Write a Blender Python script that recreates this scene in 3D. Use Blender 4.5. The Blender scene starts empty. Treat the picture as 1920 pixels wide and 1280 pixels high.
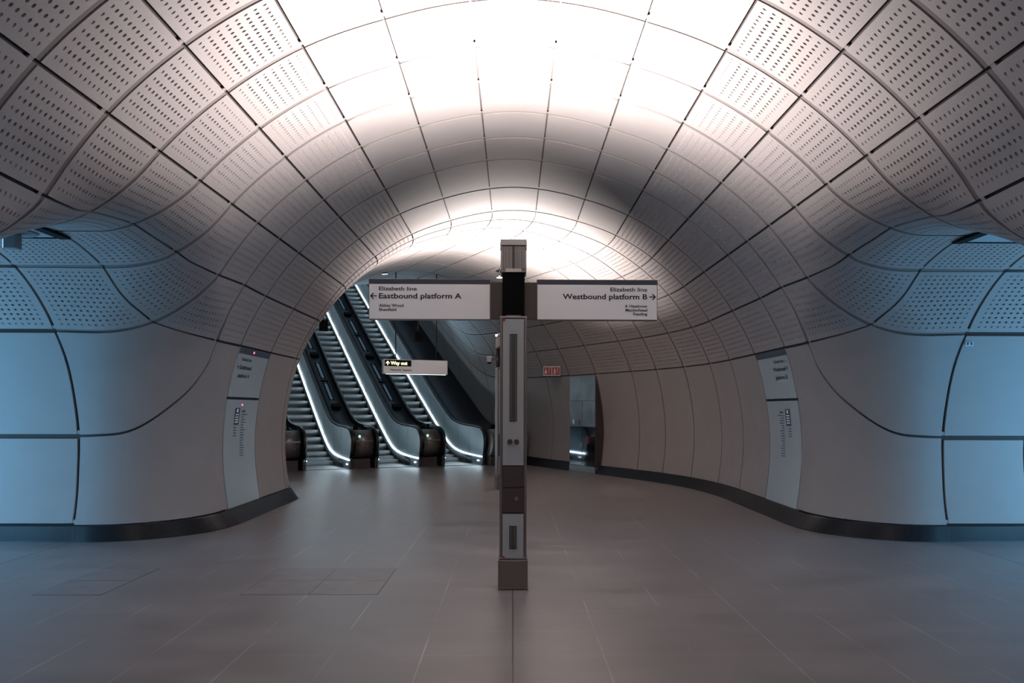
import bpy, bmesh, math, random
import numpy as np
from mathutils import Vector, Matrix

random.seed(7)
C = bpy.context.scene.collection
PI = math.pi
R_ = math.radians

# ------------------------------------------------------------------ camera
cam_d = bpy.data.cameras.new('camera'); cam = bpy.data.objects.new('camera', cam_d); C.objects.link(cam)
cam_d.lens = 27.94; cam_d.sensor_width = 36.0
cam_d.shift_x = -0.01139; cam_d.shift_y = 0.06598
cam_d.clip_start = 0.05; cam_d.clip_end = 200
cam.matrix_world = Matrix.Translation((-0.0167, 0, 1.6)) @ Matrix.Rotation(-0.01385, 4, 'Z') @ Matrix.Rotation(PI/2, 4, 'X') @ Matrix.Rotation(0.0021, 4, 'Z')
bpy.context.scene.camera = cam
sc = bpy.context.scene
sc.view_settings.view_transform = 'Standard'; sc.view_settings.look = 'None'
sc.view_settings.gamma = 1.0; sc.view_settings.exposure = 0.0
sc.view_settings.use_curve_mapping = False
w = bpy.data.worlds.new('world'); sc.world = w; w.use_nodes = True
w.node_tree.nodes['Background'].inputs[0].default_value = (0, 0, 0, 1)
w.node_tree.nodes['Background'].inputs[1].default_value = 0.0

# ------------------------------------------------------------------ light levels
UPLIGHT_W = 620.0
UPLIGHT_COL = (1.0, 0.925, 0.895)
PLATFORM_GLOW = 11.5
PLATFORM_COL = (0.22, 0.60, 1.0)
STRIP_GLOW = 22.0
STRIP_COL = (0.72, 0.90, 1.0)
DECK_LAMP_W = 48.0
DECK_LAMP_COL = (0.42, 0.74, 1.0)

# ------------------------------------------------------------------ materials
def mat(name, col, rough=0.6, metal=0.0, emit=None, estr=0.0, bump=None, var=0.0, vscale=3.0, spec=None):
    m = bpy.data.materials.new(name); m.use_nodes = True
    nt = m.node_tree; b = nt.nodes['Principled BSDF']
    b.inputs['Base Color'].default_value = (*col, 1); b.inputs['Roughness'].default_value = rough
    b.inputs['Metallic'].default_value = metal
    if spec is not None: b.inputs['Specular IOR Level'].default_value = spec
    if emit: b.inputs['Emission Color'].default_value = (*emit, 1); b.inputs['Emission Strength'].default_value = estr
    if bump or var:
        tc = nt.nodes.new('ShaderNodeTexCoord')
    if bump:
        n = nt.nodes.new('ShaderNodeTexNoise'); n.inputs['Scale'].default_value = bump[0]; n.inputs['Detail'].default_value = 3
        bp = nt.nodes.new('ShaderNodeBump'); bp.inputs['Strength'].default_value = bump[1]; bp.inputs['Distance'].default_value = 0.004
        nt.links.new(tc.outputs['Object'], n.inputs['Vector']); nt.links.new(n.outputs['Fac'], bp.inputs['Height'])
        nt.links.new(bp.outputs['Normal'], b.inputs['Normal'])
    if var:
        n = nt.nodes.new('ShaderNodeTexNoise'); n.inputs['Scale'].default_value = vscale; n.inputs['Detail'].default_value = 5
        mr = nt.nodes.new('ShaderNodeMapRange'); mr.inputs['From Min'].default_value = 0.3; mr.inputs['From Max'].default_value = 0.7
        mr.inputs['To Min'].default_value = 1 - var; mr.inputs['To Max'].default_value = 1 + var
        mx = nt.nodes.new('ShaderNodeMix'); mx.data_type = 'RGBA'; mx.blend_type = 'MULTIPLY'; mx.inputs['Factor'].default_value = 1
        mx.inputs['A'].default_value = (*col, 1)
        nt.links.new(tc.outputs['Object'], n.inputs['Vector']); nt.links.new(n.outputs['Fac'], mr.inputs['Value'])
        nt.links.new(mr.outputs['Result'], mx.inputs['B']); nt.links.new(mx.outputs['Result'], b.inputs['Base Color'])
    return m

M_CLAD = mat('concrete_panel', (0.29, 0.255, 0.245), 0.8, bump=(260, 0.12), var=0.05, vscale=60)
M_CLADS = mat('smooth_concrete_panel', (0.275, 0.245, 0.235), 0.72, bump=(160, 0.06), var=0.035, vscale=2.5)
M_BACK = mat('joint_backing', (0.055, 0.045, 0.042), 0.9)
M_STRIPJ = mat('ring_joint_strip', (0.150, 0.125, 0.118), 0.85)
M_HOLE = mat('perforation_felt', (0.05, 0.041, 0.038), 0.95)
M_CLIP = mat('joint_clip', (0.24, 0.215, 0.21), 0.6)
M_SKIRT = mat('skirting_granite', (0.016, 0.016, 0.018), 0.32, var=0.3, vscale=40, spec=0.22)
M_BRONZE = mat('bronze_metal', (0.21, 0.18, 0.172), 0.38, 0.6, var=0.05, vscale=4)
M_BRONZE_D = mat('dark_bronze_panel', (0.075, 0.062, 0.061), 0.42, 0.3)
M_STEEL = mat('brushed_steel', (0.34, 0.35, 0.36), 0.32, 0.9, var=0.06, vscale=5)
M_STEEL_D = mat('dark_steel', (0.10, 0.105, 0.11), 0.35, 0.8)
M_LOUVRE = mat('louvre_grey', (0.50, 0.48, 0.475), 0.55, 0.1)
M_BLACK = mat('matt_black', (0.005, 0.005, 0.006), 0.7, spec=0.12)
M_RUBBER = mat('handrail_rubber', (0.008, 0.008, 0.009), 0.35)
M_SIGN = mat('sign_face_white', (0.86, 0.89, 0.93), 0.45)
M_SIGNG = mat('sign_glass_white', (0.40, 0.44, 0.45), 0.14)
M_NAVY = mat('sign_navy_band', (0.045, 0.055, 0.08), 0.5)
M_INK = mat('sign_ink', (0.008, 0.010, 0.022), 0.5)
M_GREY_PANEL = mat('grey_panel', (0.36, 0.39, 0.41), 0.5)
M_GRILLE = mat('grille_grey', (0.13, 0.13, 0.125), 0.6, 0.3)
M_RED = mat('sign_red', (0.36, 0.03, 0.035), 0.5)
M_WHITE = mat('sign_white', (0.55, 0.52, 0.5), 0.5)
M_YELLOW = mat('lit_yellow', (0.9, 0.9, 0.5), 0.5, emit=(1.0, 0.95, 0.55), estr=1.6)
M_LED = mat('white_led', (0.9, 0.95, 1), 0.4, emit=(0.85, 0.95, 1.0), estr=2.2)
M_REDREFL = mat('red_reflection_glow', (0.9, 0.1, 0.15), 0.4, emit=(1.0, 0.12, 0.2), estr=3.0)  # emission imitating red reflections on the sign glass
M_GREENLED = mat('green_indicator', (0.1, 0.9, 0.5), 0.4, emit=(0.3, 1.0, 0.65), estr=3.0)
M_STRIP = mat('escalator_strip_light', (0.9, 0.95, 1), 0.4, emit=STRIP_COL, estr=STRIP_GLOW)
M_GLOWFILL = mat('platform_glow_fill', (0.4, 0.6, 0.8), 0.3, emit=PLATFORM_COL, estr=PLATFORM_GLOW)  # emissive fill for the added panels in the passages
M_TREAD = mat('step_aluminium', (0.25, 0.27, 0.285), 0.45, 0.35)
M_RISER = mat('step_riser', (0.04, 0.043, 0.046), 0.5, 0.6)
M_DECK = mat('deck_panel', (0.030, 0.034, 0.040), 0.45, 0.3)
M_TUBE = mat('deck_glass_trough', (0.06, 0.09, 0.12), 0.4, emit=(0.35, 0.6, 0.9), estr=0.07)  # faint emission stands in for blue light reflected by the glass
M_DARKWALL = mat('dark_bulkhead', (0.05, 0.055, 0.06), 0.6)
M_HDARK = mat('escalator_wall_steel', (0.165, 0.205, 0.228), 0.34, 0.55, var=0.06, vscale=3)

def floor_material():
    m = bpy.data.materials.new('floor_tiles'); m.use_nodes = True
    nt = m.node_tree; b = nt.nodes['Principled BSDF']; L = nt.links.new
    tc = nt.nodes.new('ShaderNodeTexCoord'); sep = nt.nodes.new('ShaderNodeSeparateXYZ'); L(tc.outputs['Object'], sep.inputs[0])
    def mth(op, a, c=None, v=None):
        n = nt.nodes.new('ShaderNodeMath'); n.operation = op
        for i, q in enumerate((a, c, v)):
            if q is None: continue
            if isinstance(q, (int, float)): n.inputs[i].default_value = q
            else: L(q, n.inputs[i])
        return n.outputs[0]
    def line(coord, period, off, half):
        f = mth('ADD', coord, off); f = mth('DIVIDE', f, period); f = mth('FRACT', f)
        f = mth('SUBTRACT', f, 0.5); f = mth('ABSOLUTE', f); f = mth('SUBTRACT', 0.5, f)
        return mth('LESS_THAN', f, half/period)
    X, Y = sep.outputs[0], sep.outputs[1]
    lx = line(X, 0.59, 0.01, 0.003); ly = line(Y, 0.56, -0.13, 0.0025)
    # patchy visibility of the joints
    n1 = nt.nodes.new('ShaderNodeTexNoise'); n1.inputs['Scale'].default_value = 1.3; n1.inputs['Detail'].default_value = 4
    L(tc.outputs['Object'], n1.inputs['Vector'])
    vis = nt.nodes.new('ShaderNodeMapRange'); vis.inputs[1].default_value = 0.42; vis.inputs[2].default_value = 0.62
    L(n1.outputs['Fac'], vis.inputs[0])
    lyw = mth('MULTIPLY', ly, 0.45)
    lines = mth('MAXIMUM', lx, lyw); lines = mth('MULTIPLY', lines, vis.outputs[0])
    # centre seam and the two movement joints across the passage mouths
    def single(coord, pos, half):
        f = mth('SUBTRACT', coord, pos); f = mth('ABSOLUTE', f); return mth('LESS_THAN', f, half)
    seam = mth('MULTIPLY', single(X, -0.012, 0.005), mth('LESS_THAN', Y, 7.1))
    ax = mth('ABSOLUTE', X)
    mj = single(ax, 5.28, 0.012)
    dark = mth('MAXIMUM', mj, seam)
    # colour
    n2 = nt.nodes.new('ShaderNodeTexNoise'); n2.inputs['Scale'].default_value = 1.1; n2.inputs['Detail'].default_value = 6; n2.inputs['Roughness'].default_value = 0.6
    mp = nt.nodes.new('ShaderNodeMapping'); mp.inputs['Scale'].default_value = (0.8, 1.6, 1); L(tc.outputs['Object'], mp.inputs[0]); L(mp.outputs[0], n2.inputs['Vector'])
    cr = nt.nodes.new('ShaderNodeValToRGB'); cr.color_ramp.elements[0].position = 0.3; cr.color_ramp.elements[1].position = 0.7
    cr.color_ramp.elements[0].color = (0.150, 0.133, 0.130, 1); cr.color_ramp.elements[1].color = (0.215, 0.198, 0.196, 1)
    L(n2.outputs['Fac'], cr.inputs[0])
    n3 = nt.nodes.new('ShaderNodeTexNoise'); n3.inputs['Scale'].default_value = 180; n3.inputs['Detail'].default_value = 2
    L(tc.outputs['Object'], n3.inputs['Vector'])
    sp = nt.nodes.new('ShaderNodeMapRange'); sp.inputs[1].default_value = 0.3; sp.inputs[2].default_value = 0.7; sp.inputs[3].default_value = 0.88; sp.inputs[4].default_value = 1.12
    L(n3.outputs['Fac'], sp.inputs[0])
    mul = nt.nodes.new('ShaderNodeMix'); mul.data_type = 'RGBA'; mul.blend_type = 'MULTIPLY'; mul.inputs['Factor'].default_value = 1
    L(cr.outputs[0], mul.inputs['A']); L(sp.outputs[0], mul.inputs['B'])
    m1 = nt.nodes.new('ShaderNodeMix'); m1.data_type = 'RGBA'; L(lines, m1.inputs['Factor']); L(mul.outputs['Result'], m1.inputs['A']); m1.inputs['B'].default_value = (0.44, 0.42, 0.415, 1)
    m2 = nt.nodes.new('ShaderNodeMix'); m2.data_type = 'RGBA'; L(dark, m2.inputs['Factor']); L(m1.outputs['Result'], m2.inputs['A']); m2.inputs['B'].default_value = (0.06, 0.05, 0.05, 1)
    L(m2.outputs['Result'], b.inputs['Base Color'])
    rr = nt.nodes.new('ShaderNodeMapRange'); rr.inputs[3].default_value = 0.27; rr.inputs[4].default_value = 0.42
    L(n2.outputs['Fac'], rr.inputs[0]); L(rr.outputs[0], b.inputs['Roughness'])
    b.inputs['Specular IOR Level'].default_value = 0.4
    bp = nt.nodes.new('ShaderNodeBump'); bp.inputs['Strength'].default_value = 0.08; bp.inputs['Distance'].default_value = 0.002
    L(n3.outputs['Fac'], bp.inputs['Height']); L(bp.outputs[0], b.inputs['Normal'])
    return m
M_FLOOR = floor_material()

# ------------------------------------------------------------------ object helpers
def tag(o, label=None, cat=None, group=None, kind=None):
    if label: o['label'] = label
    if cat: o['category'] = cat
    if group: o['group'] = group
    if kind: o['kind'] = kind
    return o
def empty(name, loc, rz=0):
    o = bpy.data.objects.new(name, None); C.objects.link(o); o.location = loc; o.rotation_euler = (0, 0, rz); o.empty_display_size = 0.2
    return o
def obj(name, me, parent=None):
    o = bpy.data.objects.new(name, me); C.objects.link(o)
    if parent is not None: o.parent = parent
    return o
def copy_tree(o, parent=None):
    c = o.copy(); C.objects.link(c)
    if parent is not None: c.parent = parent
    for ch in list(o.children): copy_tree(ch, c)
    return c

class MB:
    """collects simple shapes into one mesh"""
    def __init__(s): s.bm = bmesh.new(); s.mats = []
    def mi(s, m):
        if m not in s.mats: s.mats.append(m)
        return s.mats.index(m)
    def box(s, c, d, m, bev=0.0, rot=None):
        g = bmesh.ops.create_cube(s.bm, size=1.0)['verts']
        for v in g: v.co = Vector((v.co.x*d[0], v.co.y*d[1], v.co.z*d[2]))
        fs = list({f for v in g for f in v.link_faces})
        for f in fs: f.material_index = s.mi(m)
        if bev > 0:
            es = list({e for v in g for e in v.link_edges})
            r = bmesh.ops.bevel(s.bm, geom=es, offset=bev, segments=2, affect='EDGES', profile=0.5)
            g = list({v for f in r['faces'] for v in f.verts} | {v for v in g if v.is_valid})
            g = [v for v in g if v.is_valid]
            seen = set(g); st = list(g)
            while st:
                v = st.pop()
                for e in v.link_edges:
                    o = e.other_vert(v)
                    if o not in seen: seen.add(o); st.append(o)
            g = list(seen)
            for v in g:
                for f in v.link_faces: f.material_index = s.mi(m)
        for v in g:
            p = v.co
            if rot is not None: p = rot @ p
            v.co = p + Vector(c)
        return s
    def cyl(s, a, b, r, m, n=20, r2=None, cap=True):
        a, b = Vector(a), Vector(b); ax = (b-a); L = ax.length
        q = ax.to_track_quat('Z', 'Y')
        g = bmesh.ops.create_cone(s.bm, cap_ends=cap, segments=n, radius1=r, radius2=r if r2 is None else r2, depth=L)['verts']
        for v in g: v.co = q @ v.co + (a+b)/2
        for f in {f for v in g for f in v.link_faces}: f.material_index = s.mi(m); f.smooth = len(f.verts) == 4
        return s
    def poly(s, pts, m):
        vs = [s.bm.verts.new(p) for p in pts]; f = s.bm.faces.new(vs); f.material_index = s.mi(m); return f
    def prism(s, pts2, a, b, axis, m, smooth=False):
        """extrude a closed 2-D outline between a and b along axis (0 = x: points are (y, z); 1 = y: (x, z); 2 = z: (x, y))"""
        def P(p, t): return (t, p[0], p[1]) if axis == 0 else ((p[0], t, p[1]) if axis == 1 else (p[0], p[1], t))
        A = [s.bm.verts.new(P(p, a)) for p in pts2]; B = [s.bm.verts.new(P(p, b)) for p in pts2]
        n = len(pts2); k = s.mi(m)
        for i in range(n):
            f = s.bm.faces.new((A[i], A[(i+1) % n], B[(i+1) % n], B[i])); f.material_index = k; f.smooth = smooth
        for V in (A[::-1], B): f = s.bm.faces.new(V); f.material_index = k
        return s
    def sweep(s, path, prof, m, lat=Vector((1, 0, 0)), closed=True, caps=True):
        """sweep a (lateral, normal) profile along a path in a plane square to lat"""
        path = [Vector(p) for p in path]; rings = []
        for i, p in enumerate(path):
            t = (path[min(i+1, len(path)-1)] - path[max(i-1, 0)]).normalized()
            nrm = lat.cross(t).normalized()
            rings.append([s.bm.verts.new(p + lat*u + nrm*v) for u, v in prof])
        n = len(prof); k = s.mi(m)
        for A, B in zip(rings, rings[1:]):
            for i in range(n if closed else n-1):
                f = s.bm.faces.new((A[i], A[(i+1) % n], B[(i+1) % n], B[i])); f.material_index = k; f.smooth = True
        if caps and closed:
            for V in (rings[0][::-1], rings[-1]): f = s.bm.faces.new(V); f.material_index = k
        return s
    def build(s, name, parent=None, loc=None):
        bmesh.ops.recalc_face_normals(s.bm, faces=s.bm.faces)
        me = bpy.data.meshes.new(name); s.bm.to_mesh(me); s.bm.free()
        for m in s.mats: me.materials.append(m)
        o = obj(name, me, parent)
        if loc is not None: o.location = loc
        return o

def text_geo(txt, cap, bold=0.0, align='LEFT', width=None):
    """flat text as (verts n x 2, faces); cap = height of a capital; width = total width it is fitted to"""
    cu = bpy.data.curves.new('t', 'FONT'); cu.body = txt; cu.size = 1.0; cu.offset = bold; cu.resolution_u = 3; cu.fill_mode = 'FRONT'
    ob = bpy.data.objects.new('t', cu); C.objects.link(ob)
    bpy.context.view_layer.update()
    me = bpy.data.meshes.new_from_object(ob.evaluated_get(bpy.context.evaluated_depsgraph_get()))
    V = np.array([v.co[:2] for v in me.vertices]); Fc = [tuple(p.vertices) for p in me.polygons]
    bpy.data.objects.remove(ob); bpy.data.curves.remove(cu); bpy.data.meshes.remove(me)
    V = V * (cap/0.70); V[:, 0] -= V[:, 0].min()
    if width: V[:, 0] *= width/V[:, 0].max()
    if align == 'RIGHT': V[:, 0] -= V[:, 0].max()
    if align == 'CENTER': V[:, 0] -= V[:, 0].max()/2
    return V, Fc
def mesh_vf(name, V, Fc, mats, parent=None, mi=None):
    me = bpy.data.meshes.new(name); me.from_pydata([tuple(map(float, v)) for v in V], [], Fc)
    for m in mats: me.materials.append(m)
    if mi is not None:
        for p, k in zip(me.polygons, mi): p.material_index = k
    return obj(name, me, parent)
class TX:
    """gathers flat lettering and marks in a 2-D sheet (x, z), mapped by fn(x, z) -> point"""
    def __init__(s): s.V = []; s.F = []; s.M = []; s.n = 0; s.marks = []
    def add(s, V, Fc, m=0):
        s.V.append(np.asarray(V, float)); s.F += [tuple(i+s.n for i in f) for f in Fc]; s.M += [m]*len(Fc); s.n += len(V)
    def text(s, txt, x, z, cap, m=0, **k):
        s.mark(); V, Fc = text_geo(txt, cap, **k); s.add(V + [x, z], Fc, m)
    def poly(s, pts, m=0): s.add(pts, [tuple(range(len(pts)))], m)
    def rect(s, x0, z0, x1, z1, m=0): s.poly([(x0, z0), (x1, z0), (x1, z1), (x0, z1)], m)
    def arrow(s, x, z, L, h, d, m=0):
        """arrow of length L, head height h, pointing d (-1 left, 1 right) with its middle at x, z"""
        t = h*0.09; s.mark()
        s.rect(x-L/2+(0 if d > 0 else t), z-t, x+L/2-(t if d > 0 else 0), z+t, m)
        tip = x+d*L/2
        for sg in (1, -1):
            s.poly([(tip, z), (tip-d*h*0.45, z+sg*h*0.5), (tip-d*h*0.72, z+sg*h*0.5), (tip-d*h*0.27, z)], m)
    def uparrow(s, x, z, h, m=0):
        s.mark(); t = h*0.09; s.rect(x-t, z-h/2, x+t, z+h/2-t, m)
        for sg in (1, -1): s.poly([(x, z+h/2), (x+sg*h*0.42, z+h*0.06), (x+sg*h*0.42, z-h*0.2), (x, z+h*0.24)], m)
    def each(s, name, mats, fn, parent=None):
        """every text or mark gathered so far as a part of its own"""
        k = 0
        for (i0, n0, f0), (i1, n1, f1) in zip(s.marks, s.marks[1:]+[(len(s.V), s.n, len(s.F))]):
            V = np.concatenate(s.V[i0:i1]); mesh_vf(name, [fn(x, z) for x, z in V], [tuple(i-n0 for i in f) for f in s.F[f0:f1]], mats, parent, s.M[f0:f1])
    def mark(s): s.marks.append((len(s.V), s.n, len(s.F)))
    def build(s, name, mats, fn, parent=None):
        V = np.concatenate(s.V); P = [fn(x, z) for x, z in V]
        return mesh_vf(name, P, s.F, mats, parent, s.M)

# ------------------------------------------------------------------ the vault surface
PXs = np.array([0, .384, 1.112, 1.792, 2.431, 2.993, 3.447, 3.8, 3.984, 4.049, 3.97, 3.90, 3.75])
PZs = np.array([5.085, 5.059, 4.9, 4.654, 4.263, 3.761, 3.156, 2.472, 1.748, 1.033, .19, -.2, -.8])
ZC = 1.3
def _tab():
    th = np.arctan2(PXs, PZs-ZC); r = np.hypot(PXs, PZs-ZC)
    t = np.concatenate([[-th[1]], th]); r = np.concatenate([[r[1]], r]); m = np.gradient(r, t); T = np.linspace(0, th[-1], 600)
    k = np.clip(np.searchsorted(t, T)-1, 0, len(t)-2); h = t[k+1]-t[k]; s = (T-t[k])/h
    R = (2*s**3-3*s**2+1)*r[k]+(s**3-2*s**2+s)*h*m[k]+(-2*s**3+3*s**2)*r[k+1]+(s**3-s**2)*h*m[k+1]
    return T, R, th
TT, RT, THN = _tab()
TH = {'c': THN[0], -1: THN[1], 0: THN[2], 1: THN[3], 2: THN[4], 3: THN[5], 4: THN[6], 5: THN[7], 'd': THN[8], 's': THN[10]}
YC, ZP, RP, RA, RB = 7.6, 1.08, 2.2, 1.15, .5
def prof(th):
    r = np.interp(np.abs(th), TT, RT); return r*np.sin(th), ZC+r*np.cos(th)
def F(P):
    x, y, z = P[..., 0], P[..., 1], P[..., 2]
    th = np.arctan2(np.abs(x), z-ZC); rho = np.hypot(x, z-ZC)
    r = np.interp(th, TT, RT); dr = (np.interp(th+.01, TT, RT)-np.interp(th-.01, TT, RT))/.02
    a = (rho-r)/np.sqrt(1+(dr/r)**2); b = np.hypot(y-YC, z-ZP)-RP
    RF = np.interp(z, [2.3, 2.6, 2.9, 3.2], [RA, RA*.85+RB*.15, RA*.3+RB*.7, RB])
    u = np.maximum(RF-a, 0); v = np.maximum(RF-b, 0)
    return np.maximum(RF, np.minimum(a, b))-np.hypot(u, v)
def GR(P, e=2e-4):
    return np.stack([(F(P+d)-F(P-d))/(2*e) for d in np.eye(3)*e], -1)
def proj(P, n=5):
    for _ in range(n):
        g = GR(P); P = P-F(P)[..., None]*g/np.maximum((g*g).sum(-1), 1e-6)[..., None]
    return P
# path of the corridor: straight, bend to the left, straight again, then climbing with the escalators
S0, RB_, BEND = 13.94, 5.47, R_(26.5)
S1 = S0+RB_*BEND
P1 = np.array([-RB_+RB_*math.cos(BEND), S0+RB_*math.sin(BEND)])
DIRC = np.array([-math.sin(BEND), math.cos(BEND)])
RAMP0 = 24.9
def rise(s):
    t = np.asarray(s, float)-RAMP0
    return math.tan(R_(30))*0.5*(t+np.sqrt(t*t+1.2))*np.clip((t+6)/6, 0, 1)
def along(s, x, z):
    s, x, z = np.broadcast_arrays(np.asarray(s, float), x, z)
    tp = np.clip((s-17.0)/6.0, 0, 1)*np.clip((4.6-z)/2.5, 0, 1)*np.clip(x/3.9, 0, 1)
    x = x-0.10*tp
    a = np.clip((s-S0)/RB_, 0, BEND)
    X = np.where(s < S0, x, np.where(s < S1, -RB_+(RB_+x)*np.cos(a), P1[0]+DIRC[0]*(s-S1)+x*math.cos(BEND)))
    Y = np.where(s < S0, s, np.where(s < S1, S0+(RB_+x)*np.sin(a), P1[1]+DIRC[1]*(s-S1)+x*math.sin(BEND)))
    return np.stack([X, Y, z+rise(s)], -1)

# ------------------------------------------------------------------ cladding panels
class Shell:
    def __init__(s): s.V = []; s.L = []; s.T = []; s.M = []; s.n = 0
    def add(s, V, faces_flat, totals, mats):
        s.V.append(V); s.L.append(faces_flat+s.n); s.T.append(totals); s.M.append(mats); s.n += len(V)
    def build(s, name, mats):
        V = np.concatenate(s.V); L = np.concatenate(s.L); T = np.concatenate(s.T); M = np.concatenate(s.M)
        me = bpy.data.meshes.new(name)
        me.vertices.add(len(V)); me.vertices.foreach_set('co', V.astype(np.float32).ravel())
        me.loops.add(len(L)); me.loops.foreach_set('vertex_index', L.astype(np.int32))
        me.polygons.add(len(T)); st = np.concatenate([[0], np.cumsum(T)[:-1]])
        me.polygons.foreach_set('loop_start', st.astype(np.int32)); me.polygons.foreach_set('loop_total', T.astype(np.int32))
        for m in mats: me.materials.append(m)
        me.polygons.foreach_set('material_index', M.astype(np.int32))
        me.polygons.foreach_set('use_smooth', np.ones(len(T), bool))
        me.update(calc_edges=True); me.validate()
        return tag(obj(name, me), kind='structure')
M_BACKC = mat('crown_joint_backing', (0.11, 0.094, 0.09), 0.9)
M_STRIPC = mat('crown_joint_strip', (0.20, 0.172, 0.166), 0.85)
CLADM = [M_CLAD, M_CLADS, M_BACK, M_HOLE, M_CLIP, M_STRIPJ]
_TPL = {}
def tpl_smooth(nu, nv):
    k = ('s', nu, nv)
    if k in _TPL: return _TPL[k]
    p, q = np.meshgrid(np.linspace(0, 1, nu+1), np.linspace(0, 1, nv+1), indexing='ij')
    V = np.stack([p.ravel(), q.ravel(), np.zeros(p.size)], 1); idx = np.arange(p.size).reshape(p.shape)
    f = np.stack([idx[:-1, :-1], idx[1:, :-1], idx[1:, 1:], idx[:-1, 1:]], -1).reshape(-1, 4)
    rim = np.concatenate([idx[:, 0], idx[-1, 1:], idx[-2::-1, -1], idx[0, -2:0:-1]])
    V, f2, _ = _skirt(V, rim, 0.0)
    faces = [tuple(a) for a in f]+f2
    _TPL[k] = _flat(V, faces, [1]*len(faces)); return _TPL[k]
def _skirt(V, rim, _):
    R = V[rim]; n = len(V); m = len(rim)
    top = R.copy(); bot = R.copy(); bot[:, 2] = 1.0          # w = 1 -> full panel thickness
    V = np.concatenate([V, top, bot])
    f = [(n+i, n+(i+1) % m, n+m+(i+1) % m, n+m+i) for i in range(m)]
    return V, f, None
def _flat(V, faces, mats):
    return V, np.array([i for f in faces for i in f]), np.array([len(f) for f in faces]), np.array(mats)
def tpl_perf(nu, nv, N, pu=0.04, pv=0.055, fix=True):
    """nu x nv dimples; p = along the vault, q = round it. w: 0 face, 2 shallow dimple, 3 deep dimple, 4 bolt hole, 1 panel back"""
    k = ('p', nu, nv, N, pu, pv)
    if k in _TPL: return _TPL[k]
    cu, cv = (1-2*pu)/nu, (1-2*pv)/nv
    V = []; faces = []; mats = []; key = {}
    def vert(p, q, w=0, share=True):
        kk = (round(p, 5), round(q, 5), w)
        if share and kk in key: return key[kk]
        V.append((p, q, w)); key_i = len(V)-1
        if share: key[kk] = key_i
        return key_i
    ang = np.arange(N)*2*PI/N
    cs, sn = np.cos(ang), np.sin(ang); mx = np.maximum(abs(cs), abs(sn)); bx, by = cs/mx, sn/mx
    for i in range(nu):
        for j in range(nv):
            c0, c1 = pu+(i+.5)*cu, pv+(j+.5)*cv
            edge = i in (0, nu-1) or j in (0, nv-1)
            w = 2 if edge else 3
            if fix and i == nu//2 and j == nv//2: w = 4
            hu = cu*0.21; hv = cv*0.215
            B = [vert(c0+bx[t]*cu/2, c1+by[t]*cv/2) for t in range(N)]
            O = [vert(c0+cs[t]*hu, c1+sn[t]*hv, 0, False) for t in range(N)]
            for t in range(N): faces.append((B[t], B[(t+1) % N], O[(t+1) % N], O[t])); mats.append(0)
            O2 = [vert(c0+cs[t]*hu, c1+sn[t]*hv, 0, False) for t in range(N)]
            I = [vert(c0+cs[t]*hu*.86, c1+sn[t]*hv*.86, w, False) for t in range(N)]
            for t in range(N): faces.append((O2[t], O2[(t+1) % N], I[(t+1) % N], I[t])); mats.append(0)
            faces.append(tuple(I)); mats.append(0 if edge else 3)
    # plain border
    ps = sorted({round(a[0], 5) for a in V if a[2] == 0 and abs(a[1]-pv) < 1e-4}); qs = sorted({round(a[1], 5) for a in V if a[2] == 0 and abs(a[0]-pu) < 1e-4})
    for e0, e1 in ((0.0, pv), (1-pv, 1.0)):
        for a, b in zip(ps, ps[1:]): faces.append((vert(a, e0), vert(b, e0), vert(b, e1), vert(a, e1))); mats.append(0)
    for e0, e1 in ((0.0, pu), (1-pu, 1.0)):
        for a, b in zip(qs, qs[1:]): faces.append((vert(e0, a), vert(e1, a), vert(e1, b), vert(e0, b))); mats.append(0)
        for f0, f1 in ((0.0, pv), (1-pv, 1.0)): faces.append((vert(e0, f0), vert(e1, f0), vert(e1, f1), vert(e0, f1))); mats.append(0)
    Va = np.array(V, float)
    pe = [0.0]+ps+[1.0]; qe = [0.0]+qs+[1.0]
    rim = [vert(a, 0.0) for a in pe]+[vert(1.0, a) for a in qe[1:]]+[vert(a, 1.0) for a in pe[::-1][1:]]+[vert(0.0, a) for a in qe[::-1][1:-1]]
    Va = np.array(V, float)
    Va, f2, _ = _skirt(Va, np.array(rim), 0)
    faces += f2; mats += [0]*len(f2)
    _TPL[k] = _flat(Va, faces, mats); return _TPL[k]
def samp(G, p, q):
    n, m = G.shape[0]-1, G.shape[1]-1
    a = p*n; b = q*m
    i = np.clip(np.floor(a).astype(int), 0, n-1); j = np.clip(np.floor(b).astype(int), 0, m-1)
    a = (a-i)[:, None]; b = (b-j)[:, None]
    return G[i, j]*(1-a)*(1-b)+G[i+1, j]*a*(1-b)+G[i, j+1]*(1-a)*b+G[i+1, j+1]*a*b
def grid_normals(G, Cn):
    du = np.gradient(G, axis=0); dv = np.gradient(G, axis=1); N = np.cross(du, dv)
    N /= np.maximum(np.linalg.norm(N, axis=-1, keepdims=True), 1e-9)
    if ((N*(G-Cn)).sum(-1)).mean() < 0: N = -N
    return N
WD = np.array([0.0, 0.036, 0.007, 0.020, 0.03])
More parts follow.
